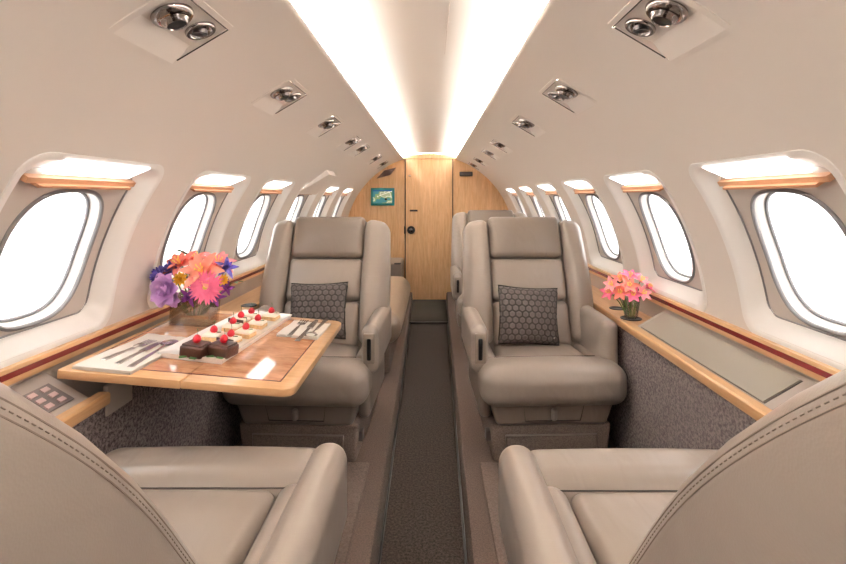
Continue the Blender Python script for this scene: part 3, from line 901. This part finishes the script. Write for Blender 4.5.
br = MB().add(*box((.03, .06, -.05), (.30, .085, -.0225), .004)).add(*box((.03, .56, -.05), (.30, .585, -.0225), .004))
br.build('support_arm', M['darkmetal'], table)
MB().add(*box((.27, .10, -.032), (.36, .56, -.0225), .003)).build('hinge_plate', M['darkmetal'], table)
tag(table, 'fold out wooden dining table with burgundy inlay set out on the left', 'table')

Rt = Euler((0, TA, 0)).to_matrix().to_4x4()
def on_table(name, lx, ly, rz=0, h=0.0):
    o = empty(name); o.matrix_world = Mt @ T(lx, ly, h) @ Euler((0, 0, rz)).to_matrix().to_4x4()
    return o

# plate: rectangular dish, long axis along the cabin
pc = (tpix(163, 355, .004), tpix(222, 364, .004), tpix(292, 314, .018))
pnl, pnr, pfr = pc
ang = math.atan2(-(pfr.x - pnr.x), pfr.y - pnr.y)
pw = .190; plen = (pfr - pnr).length
pl_c = Vector(((pnr.x + pfr.x) / 2 - math.cos(ang) * pw / 2, (pnr.y + pfr.y) / 2 - math.sin(ang) * pw / 2, 0))
plate = on_table('serving_plate', pl_c.x, pl_c.y, ang, .0012)
def dish(u, v):
    m = max(abs(u), abs(v)) ; r = max(0, (m - .78) / .22)
    return (u * pw / 2, v * plen / 2, (.009 if True else 0) + .006 * r ** 1.5)
us, vs = [-1, -.97, -.92, -.86, -.78, -.4, 0, .4, .78, .86, .92, .97, 1], lsp(-1, -.78, 8)[:-1] + lsp(-.78, .78, 9) + lsp(.78, 1, 8)[1:]
Vt, Ft = grid(dish, us, vs)
Vb = [(x * .965, y * .985, 0) for x, y, z in Vt]
nU, nV = len(us), len(vs); o = len(Vt)
Fb = [tuple(i + o for i in q[::-1]) for q in Ft]
ring = [i for i in range(nU)] + [j * nU + nU - 1 for j in range(1, nV)] + [(nV - 1) * nU + i for i in range(nU - 2, -1, -1)] + [j * nU for j in range(nV - 2, 0, -1)]
Fr = [(ring[i], ring[i] + o, ring[(i + 1) % len(ring)] + o, ring[(i + 1) % len(ring)]) for i in range(len(ring))]
pb = MB().add(Vt + Vb, Ft + Fb + Fr).build('dish', M['porcelain'], plate)
tag(plate, 'long white rectangular plate of small desserts on the wooden table', 'plate')
pobj = plate

# desserts with a raspberry each; pixel of the berry, kind, size
def berry(b, r):
    V, F = lathe([(0, -r * .9), (r * .55, -r * .85), (r * .92, -r * .35), (r, .1 * r), (r * .82, .6 * r), (r * .45, r * 1.05), (0, r * 1.2)], 14, False)
    # drupelets
    V2 = []
    for x, y, z in V:
        k = 1 + .07 * math.sin(6 * math.atan2(y, x) + z * 500)
        V2.append((x * k, y * k, z))
    return b.add(V2, F)
des = [
    (197, 339, 'choc', 'small chocolate cake with raspberry at the near left end of the plate'),
    (224, 339, 'choc', 'small chocolate cake with raspberry at the near right end of the plate'),
    (214, 329.5, 'tart', 'cream tart with raspberry right behind the near left chocolate cake'),
    (231, 333.5, 'slice', 'thin slice with raspberry right behind the near right chocolate cake'),
    (233, 321, 'tart', 'cream tart with raspberry in the middle of the left row on the plate'),
    (246, 326.5, 'tart', 'cream tart with raspberry in the middle of the right row on the plate'),
    (241, 315, 'choc2', 'cream slice with dark chocolate leaf and raspberry beyond the middle of the plate'),
    (258, 318, 'tart', 'cream tart with raspberry second from the far right end of the plate'),
    (251.5, 311, 'tart', 'cream tart with raspberry at the far left end of the plate'),
    (271.5, 310.5, 'tart', 'cream tart with raspberry at the far right end of the plate'),
]
for px, py, kd, lab in des:
    hh = .036 if kd == 'choc' else (.016 if kd == 'slice' else .022)
    p = tpix(px, py, hh + .021)
    d = on_table('dessert', p.x, p.y, ang + R(random.uniform(-12, 12)), .0106)
    if kd == 'choc':
        MB().add(*rbox((-.034, -.028, 0), (.034, .028, .032), .006, k=2, n=4)).build('cake_base', M['choc'], d)
        MB().add(*rbox((-.030, -.024, .030), (.030, .024, .037), .004, k=2, n=3)).build('icing', M['choc'], d)
        for q in range(2):
            lf = MB().add(*rbox((-.010, -.004, -.001), (.010, .004, .001), .001, k=1, n=2), T(.015 - q * .03, -.034, .005, R(20), 0, R(40 * q)))
            lf.build('mint_leaf', M['mint'], d)
    else:
        MB().add(*rbox((-.027, -.025, 0), (.027, .025, hh - .008), .004, k=2, n=4)).build('cake_base', M['cake'], d)
        MB().add(*rbox((-.026, -.024, hh - .009), (.026, .024, hh), .004, k=2, n=4, puff=(0, 0, 0, 0, 0, .003))).build('cream_topping', M['cream'], d)
        if kd in ('choc2', 'slice'): MB().add(*box((-.03, -.028, hh - .012), (.03, -.024, hh + .002), .001)).build('chocolate_shard', M['choc'], d)
        MB().add(*rbox((-.007, -.003, -.0012), (.007, .003, .0012), .001, k=1, n=2), T(.014, .004, hh + .002, R(-25), 0, R(30))).build('mint_leaf', M['mint'], d)
    bb = MB(); berry(bb, .0115); bb.v = [(x, y, z + hh + .010) for x, y, z in bb.v]
    rb = bb.build('raspberry', M['berry'], d)
    MB().add(*tube([(0, 0, hh + .022), (.001, 0, hh + .032), (-.002, 0, hh + .040)], .0009, 5)).build('sprig', M['mint'], rb)
    tag(d, lab, 'dessert', 'desserts on the plate')

# napkins
def napkin(c, hw, hd, rz, label):
    o = on_table('napkin', c.x, c.y, rz, .0008)
    def f(u, v): return (u * hw, v * hd, .0055 + .0012 * math.sin(5 * u + 2 * v) + .0008 * math.sin(11 * v))
    us = lsp(-1, 1, 16)
    V, F = grid(f, us, us); n = len(V); Vb = [(x, y, 0) for x, y, z in V]
    k = 16
    ring = [i for i in range(k)] + [j * k + k - 1 for j in range(1, k)] + [(k - 1) * k + i for i in range(k - 2, -1, -1)] + [j * k for j in range(k - 2, 0, -1)]
    MB().add(V + Vb, F + [tuple(i + n for i in q[::-1]) for q in F] + [(ring[i], ring[i] + n, ring[(i + 1) % len(ring)] + n, ring[(i + 1) % len(ring)]) for i in range(len(ring))]).build('cloth', M['napkin'], o)
    MB().add(*rbox((-hw, -hd, .0068), (-hw * .1, hd, .0088), .0009, k=1, n=2)).build('fold', M['napkin'], o)
    tag(o, label, 'napkin', 'folded napkins')
    return o
def cutlery(kind, p0, p1, label, h=.012):
    """from handle end p0 to business end p1 in table-local coordinates"""
    d = p1 - p0; L = math.hypot(d.x, d.y); rz = math.atan2(d.y, d.x)
    o = on_table(kind, p0.x, p0.y, rz, h)
    hl = L * .58
    hb = MB().add(*rbox((0, -.0088, -.0018), (hl, .0088, .0018), .0017, k=2, n=6, warp=lambda p: (p[0], p[1] * (1 - .45 * p[0] / hl), p[2]))).build('handle', M['steel'], o)
    if kind == 'knife':
        MB().add(*rbox((hl - .003, -.0115, -.0009), (L, .0115, .0009), .0008, k=1, n=6, warp=lambda p: (p[0], p[1] * (1 - .5 * max(0, (p[0] - hl) / (L - hl)) ** 3), p[2]))).build('blade', M['steel'], o)
    elif kind == 'spoon':
        b0 = L - .055
        b = MB().add(*tube([(hl - .004, 0, 0), (b0, 0, .001)], .0028, 8))
        V, F = grid(lambda a, r: (b0 + .027 + .0275 * r * math.cos(a), .023 * r * math.sin(a), -.004 * (1 - r * r) + .002), lsp(0, 2 * PI, 25), lsp(.02, 1, 7))
        V2 = [(x, y, z - .0015) for x, y, z in V]; n = len(V)
        b.add(V, F); b.add(V2, [q[::-1] for q in F])
        b.build('bowl', M['steel'], o)
    else:
        b0 = L - .06
        b = MB().add(*tube([(hl - .004, 0, 0), (b0, 0, .001)], .0028, 8))
        b.add(*rbox((b0 - .003, -.0145, -.001), (b0 + .022, .0145, .0012), .001, k=1, n=2))
        for t_ in (-.0125, -.0042, .0042, .0125): b.add(*rbox((b0 + .018, t_ - .002, -.001), (L, t_ + .002, .001), .0008, k=1, n=1))
        b.build('tines', M['steel'], o)
    tag(o, label, kind, None)
    return o
nc = tpix(140, 353); na = math.atan2(*(lambda a, b: (b.y - a.y, b.x - a.x))(tpix(128, 367), tpix(178, 341)))
napkin(nc, .150, .076, na, 'folded white napkin under cutlery at the near left of the table')
cutlery('fork', tpix(103, 360, .01), tpix(153, 340, .01), 'silver fork on the near left napkin beside the window', .010)
cutlery('knife', tpix(117, 364, .01), tpix(160, 342, .01), 'silver knife between fork and spoon on the near left napkin', .010)
cutlery('spoon', tpix(130, 367, .01), tpix(174, 340, .01), 'silver spoon at the plate side of the near left napkin', .010)
nc2 = tpix(305, 330.5); na2 = math.atan2(*(lambda a, b: (b.y - a.y, b.x - a.x))(tpix(293, 342), tpix(316, 320)))
napkin(nc2, .095, .070, na2, 'folded cream napkin under cutlery at the far right of the table')
cutlery('fork', tpix(288, 337, .01), tpix(305, 320, .01), 'small silver fork on the far right napkin beside the plate', .010)
cutlery('knife', tpix(297, 341, .01), tpix(317, 320, .01), 'dark silver knife across the middle of the far right napkin', .010)
cutlery('spoon', tpix(326, 320, .01), tpix(308, 337, .01), 'silver spoon on the aisle side of the far right napkin', .010)

# ------------------------------------------------------------------ flowers
def petal(length, width, curl, cup, twist=0, nu=10, nv=7, tip=.6):
    """petal along +x, face up"""
    def f(t, s):
        wv = width / 2 * (math.sin(PI * min(1, t * .92 + .04) ** tip)) ** .8
        x = t * length; y = s * wv
        z = curl * length * t * t + cup * abs(s) ** 2 * wv
        return (x * (1 - .25 * abs(curl) * t), y, z + twist * s * t * width)
    return grid(lambda a, b: f(a, b), lsp(0, 1, nu), lsp(-1, 1, nv))
def flower(name, kind, pos, facing, size, m, label, group, base, cmat=None):
    o = empty(name, pos)
    q = Vector(facing).normalized().to_track_quat('Z', 'Y').to_matrix().to_4x4()
    b = MB()
    def ringp(n, L, W, elev, curl, cup, z=0, ph=0, jit=.06, tip=.6):
        for i in range(n):
            a = 2 * PI * i / n + ph + random.uniform(-jit, jit)
            V, F = petal(L * random.uniform(.92, 1.06), W, curl, cup, random.uniform(-.1, .1), tip=tip)
            b.add(V, F, q @ Euler((0, 0, a)).to_matrix().to_4x4() @ T(0, 0, z, 0, -elev, 0))
    S = size
    if kind == 'gerbera':
        ringp(28, S, S * .32, R(6), -.05, .15, tip=.42); ringp(24, S * .84, S * .30, R(16), -.05, .15, .003, .15, tip=.42); ringp(18, S * .5, S * .2, R(30), 0, .2, .005, tip=.45)
    elif kind == 'lily':
        ringp(6, S, S * .48, R(38), -.42, .35, tip=.75); ringp(3, S * .8, S * .5, R(55), -.3, .4, .003, .5, tip=.75)
    elif kind == 'rose':
        for n_, L_, el in ((7, 1, 8), (6, .88, 24), (6, .70, 42), (5, .52, 58), (4, .36, 74)):
            ringp(n_, S * L_, S * .82, R(el), .12, .45, 0, random.random() * 6, tip=.8)
    elif kind == 'iris':
        ringp(5, S, S * .40, R(20), -.3, .2); ringp(5, S * .85, S * .36, R(60), .1, .3, 0, .6); ringp(4, S * .5, S * .3, R(75), .1, .3, 0, .2)
    elif kind == 'pompon':
        for n_, L_, el in ((10, 1, 5), (9, .95, 28), (8, .85, 50), (6, .75, 72)):
            ringp(n_, S * L_, S * .42, R(el), .18, .3, 0, random.random() * 6, tip=.9)
    elif kind == 'alstro':
        ringp(6, S, S * .52, R(42), -.25, .35, tip=.8)
    for p in ():
        pass
    b.build('petals', m, o)
    if cmat:
        V, F = lathe([(S * .20, 0), (S * .19, .12 * S), (S * .1, .2 * S), (0, .21 * S)], 14)
        cb_ = MB().add(V, F, q)
        if kind in ('lily', 'alstro'):
            cb_ = MB()
            for i in range(5):
                a = 2 * PI * i / 5
                tip_ = Vector((S * .16 * math.cos(a), S * .16 * math.sin(a), S * .55))
                cb_.add(*tube([q @ Vector((0, 0, 0)), q @ (tip_ * .6), q @ tip_], .0011, 5))
                cb_.add(*rbox((-.002, -.002, -.0035), (.002, .002, .0035), .0015, k=1, n=1), Matrix.Translation(q @ tip_))
        cb_.build('flower_centre', cmat, o)
    # stem down into the vase
    bl = Vector(base) - Vector(pos); fd = Vector(facing).normalized()
    p1 = -fd * S * .35 + Vector((0, 0, -.004)); 
    MB().add(*tube([(0, 0, 0), tuple(p1), tuple(p1.lerp(bl, .45) + Vector((0, 0, .008))), tuple(bl)], .0022, 6)).build('stem', M['stem'], o)
    tag(o, label, 'flower', group)
    return o

# left vase: rectangular smoked glass
vc = tpix(194, 324, 0)
vw, vd, vh = .134, .085, .102
vang = R(2)
vase = on_table('glass_vase', vc.x - .005, vc.y + .012, vang, .0008)
vb_ = MB()
outer = rbox((-vw / 2, -vd / 2, 0), (vw / 2, vd / 2, vh), .002, k=1, n=1)
# open box walls with thickness
def openbox(w, d, h, t):
    V = []
    for (a, b, z) in ((w, d, 0), (w, d, h), (w - 2 * t, d - 2 * t, h), (w - 2 * t, d - 2 * t, t)):
        V += [(-a / 2, -b / 2, z), (a / 2, -b / 2, z), (a / 2, b / 2, z), (-a / 2, b / 2, z)]
    F = [(0, 3, 2, 1), (12, 13, 14, 15)]
    for L_ in range(3):
        for j in range(4): F.append((L_ * 4 + j, L_ * 4 + (j + 1) % 4, (L_ + 1) * 4 + (j + 1) % 4, (L_ + 1) * 4 + j))
    return V, F
MB().add(*openbox(vw, vd, vh, .004)).build('vase_body', M['smoke'], vase, 20)
MB().add(*box((-vw / 2 + .005, -vd / 2 + .005, .0045), (vw / 2 - .005, vd / 2 - .005, .055), .001)).build('water', M['clear'], vase)
tag(vase, 'rectangular smoked glass vase holding the mixed bouquet on the table', 'vase')
vtop = Mt @ Vector((vc.x - .005, vc.y + .012, .03))
BY = vtop.y
G1 = 'flowers of the table bouquet'
def fl1(name, kind, px, py, dy, face, size, mk, label, cm=None):
    p = at(px, py, BY + dy * 1.15)
    size *= 1.28
    base = Vector((vtop.x + (p.x - vtop.x) * .25, vtop.y + (p.y - vtop.y) * .2, vtop.z))
    flower(name, kind, p, face, size, M[mk], label, G1, base, M[cm] if cm else None)
fl1('gerbera', 'gerbera', 206, 287, -.055, (.15, -1, .10), .047, 'pink', 'large hot pink gerbera facing the plate at the front of the bouquet', 'eye')
fl1('lily', 'lily', 203, 272, -.03, (.05, -.9, .55), .062, 'coral', 'wide coral lily above the pink gerbera', 'eye')
fl1('lily', 'lily', 182, 266, .0, (-.3, -.7, .8), .055, 'salmon', 'salmon lily at the upper left of the bouquet', 'eye')
fl1('lily', 'lily', 217, 266, .02, (.4, -.5, .9), .055, 'blush', 'blush pink lily at the upper right of the bouquet', 'eye')
fl1('lily', 'lily', 196, 262, .05, (0, -.3, 1), .050, 'salmon', 'salmon lily standing highest in the middle of the bouquet', 'eye')
fl1('lisianthus', 'rose', 167, 290, -.05, (-.3, -1, .25), .052, 'lilac', 'ruffled lilac bloom hanging low at the left of the bouquet')
fl1('lisianthus', 'rose', 174, 297, -.045, (-.25, -1, -.2), .030, 'lilac', 'small lilac bloom drooping under the bigger lilac one')
fl1('cornflower', 'pompon', 161, 276, -.02, (-.7, -.8, .4), .032, 'blue', 'violet blue bloom at the outer left of the bouquet')
fl1('cornflower', 'pompon', 171, 271, -.01, (-.4, -.9, .6), .030, 'blue', 'violet blue bloom behind the yellow one on the left')
fl1('iris', 'iris', 226, 268, .0, (.7, -.7, .6), .036, 'blue', 'blue bloom at the upper right edge of the bouquet')
fl1('chrysanthemum', 'pompon', 181, 279, -.055, (-.1, -1, .3), .022, 'yellow', 'round yellow bloom between lilac bloom and pink gerbera', None)
fl1('chrysanthemum', 'pompon', 223, 280, -.035, (.5, -1, .3), .017, 'yellow', 'small yellow bloom right of the pink gerbera')
fl1('statice', 'iris', 190, 296, -.045, (-.1, -1, -.1), .032, 'purple', 'deep purple bloom under the pink gerbera toward the lilac bloom')
fl1('statice', 'iris', 215, 297, -.03, (.3, -1, -.1), .030, 'purple', 'deep purple bloom under the right of the gerbera')
fl1('statice', 'iris', 226, 288, -.01, (.8, -.6, .1), .026, 'purple', 'deep purple bloom at the lower right edge of the bouquet')

for px, py, fx, lab in ((158, 286, -1, 'green leaf sticking out at the lower left of the table bouquet'), (232, 283, 1, 'green leaf sticking out at the right of the table bouquet'), (187, 255, -.2, 'green leaf rising above the table bouquet at the back')):
    p = at(px, py, BY + .02)
    lo = empty('leaf_sprig', p)
    lb_ = MB(); q_ = Vector((fx, -.3, .35)).normalized().to_track_quat('X', 'Z').to_matrix().to_4x4()
    for k_, a_ in enumerate((-.5, 0, .5)): lb_.add(*petal(.05, .022, -.2, .2), q_ @ Euler((0, 0, a_)).to_matrix().to_4x4())
    lb_.build('leaves', M['mint'], lo)
    bl_ = Vector((vtop.x + (p.x - vtop.x) * .25, vtop.y + .01, vtop.z)) - p
    MB().add(*tube([(0, 0, 0), tuple(bl_ * .5 + Vector((0, 0, .01))), tuple(bl_)], .0018, 6)).build('stem', M['stem'], lo)
    tag(lo, lab, 'leaf', G1)

# right vase: tumbler in the cup holder
q = ray(631, 318.5); Yq = (.671 - CZ) / q.z; rv = Vector((CX, 0, CZ)) + q * Yq
tv = empty('flower_glass', (rv.x, rv.y, .6735))
MB().add(*lathe([(.026, 0), (.030, .03), (.037, .085), (.0385, .088), (.035, .086), (.028, .03), (.024, .005), (0, .005)], 28)).build('glass_body', M['clear'], tv)
MB().add(*lathe([(0, .0055), (.0235, .0055), (.0272, .03), (.031, .05), (0, .05)], 24)).build('water', M['clear'], tv)
tag(tv, 'small clear glass tumbler of pink flowers in the right ledge cup holder', 'vase')
G2 = 'flowers in the glass on the right ledge'
spec = [(613, 289, -.02, 'blush', 'pink and yellow bloom at the left of the small bouquet'), (611, 296, 0, 'pink', 'deep pink bloom low at the left edge of the small bouquet'),
        (621, 284, .02, 'salmon', 'salmon bloom at the upper left of the small bouquet'), (630, 281, 0, 'pink', 'pink bloom at the top of the small bouquet'),
        (640, 285, -.01, 'blush', 'blush bloom at the upper right of the small bouquet'), (646, 291, .01, 'pink', 'pink bloom at the right edge of the small bouquet'),
        (629, 290, -.045, 'salmon', 'salmon bloom in the middle of the small bouquet'), (632, 298, -.05, 'pink', 'deep pink bloom hanging over the rim of the small glass'),
        (621, 296, -.04, 'salmon', 'salmon bloom low at the left of the small glass'), (641, 297, -.03, 'blush', 'blush bloom low at the right of the small glass')]
for px, py, dy, mk, lab in spec:
    p = at(px, py - 3, rv.y + dy)
    f = (p - Vector((rv.x, rv.y, .73))); f.y -= .05
    flower('alstroemeria', 'alstro', p, f, .046, M[mk], lab, G2, (rv.x + (p.x - rv.x) * .2, rv.y + (p.y - rv.y) * .2, .682), M['eye'])

# ------------------------------------------------------------------ light
w = bpy.data.worlds.new('daylight'); sc.world = w; w.use_nodes = True
bg = w.node_tree.nodes['Background']
bg.inputs['Color'].default_value = (1, 1, 1, 1); bg.inputs['Strength'].default_value = 4.4
sc.view_settings.view_transform = 'Standard'; sc.view_settings.look = 'None'
sc.view_settings.exposure = .56; sc.view_settings.gamma = 1; sc.view_settings.use_curve_mapping = False
sc.cycles.max_bounces = 16; sc.cycles.diffuse_bounces = 10; sc.cycles.transparent_max_bounces = 12
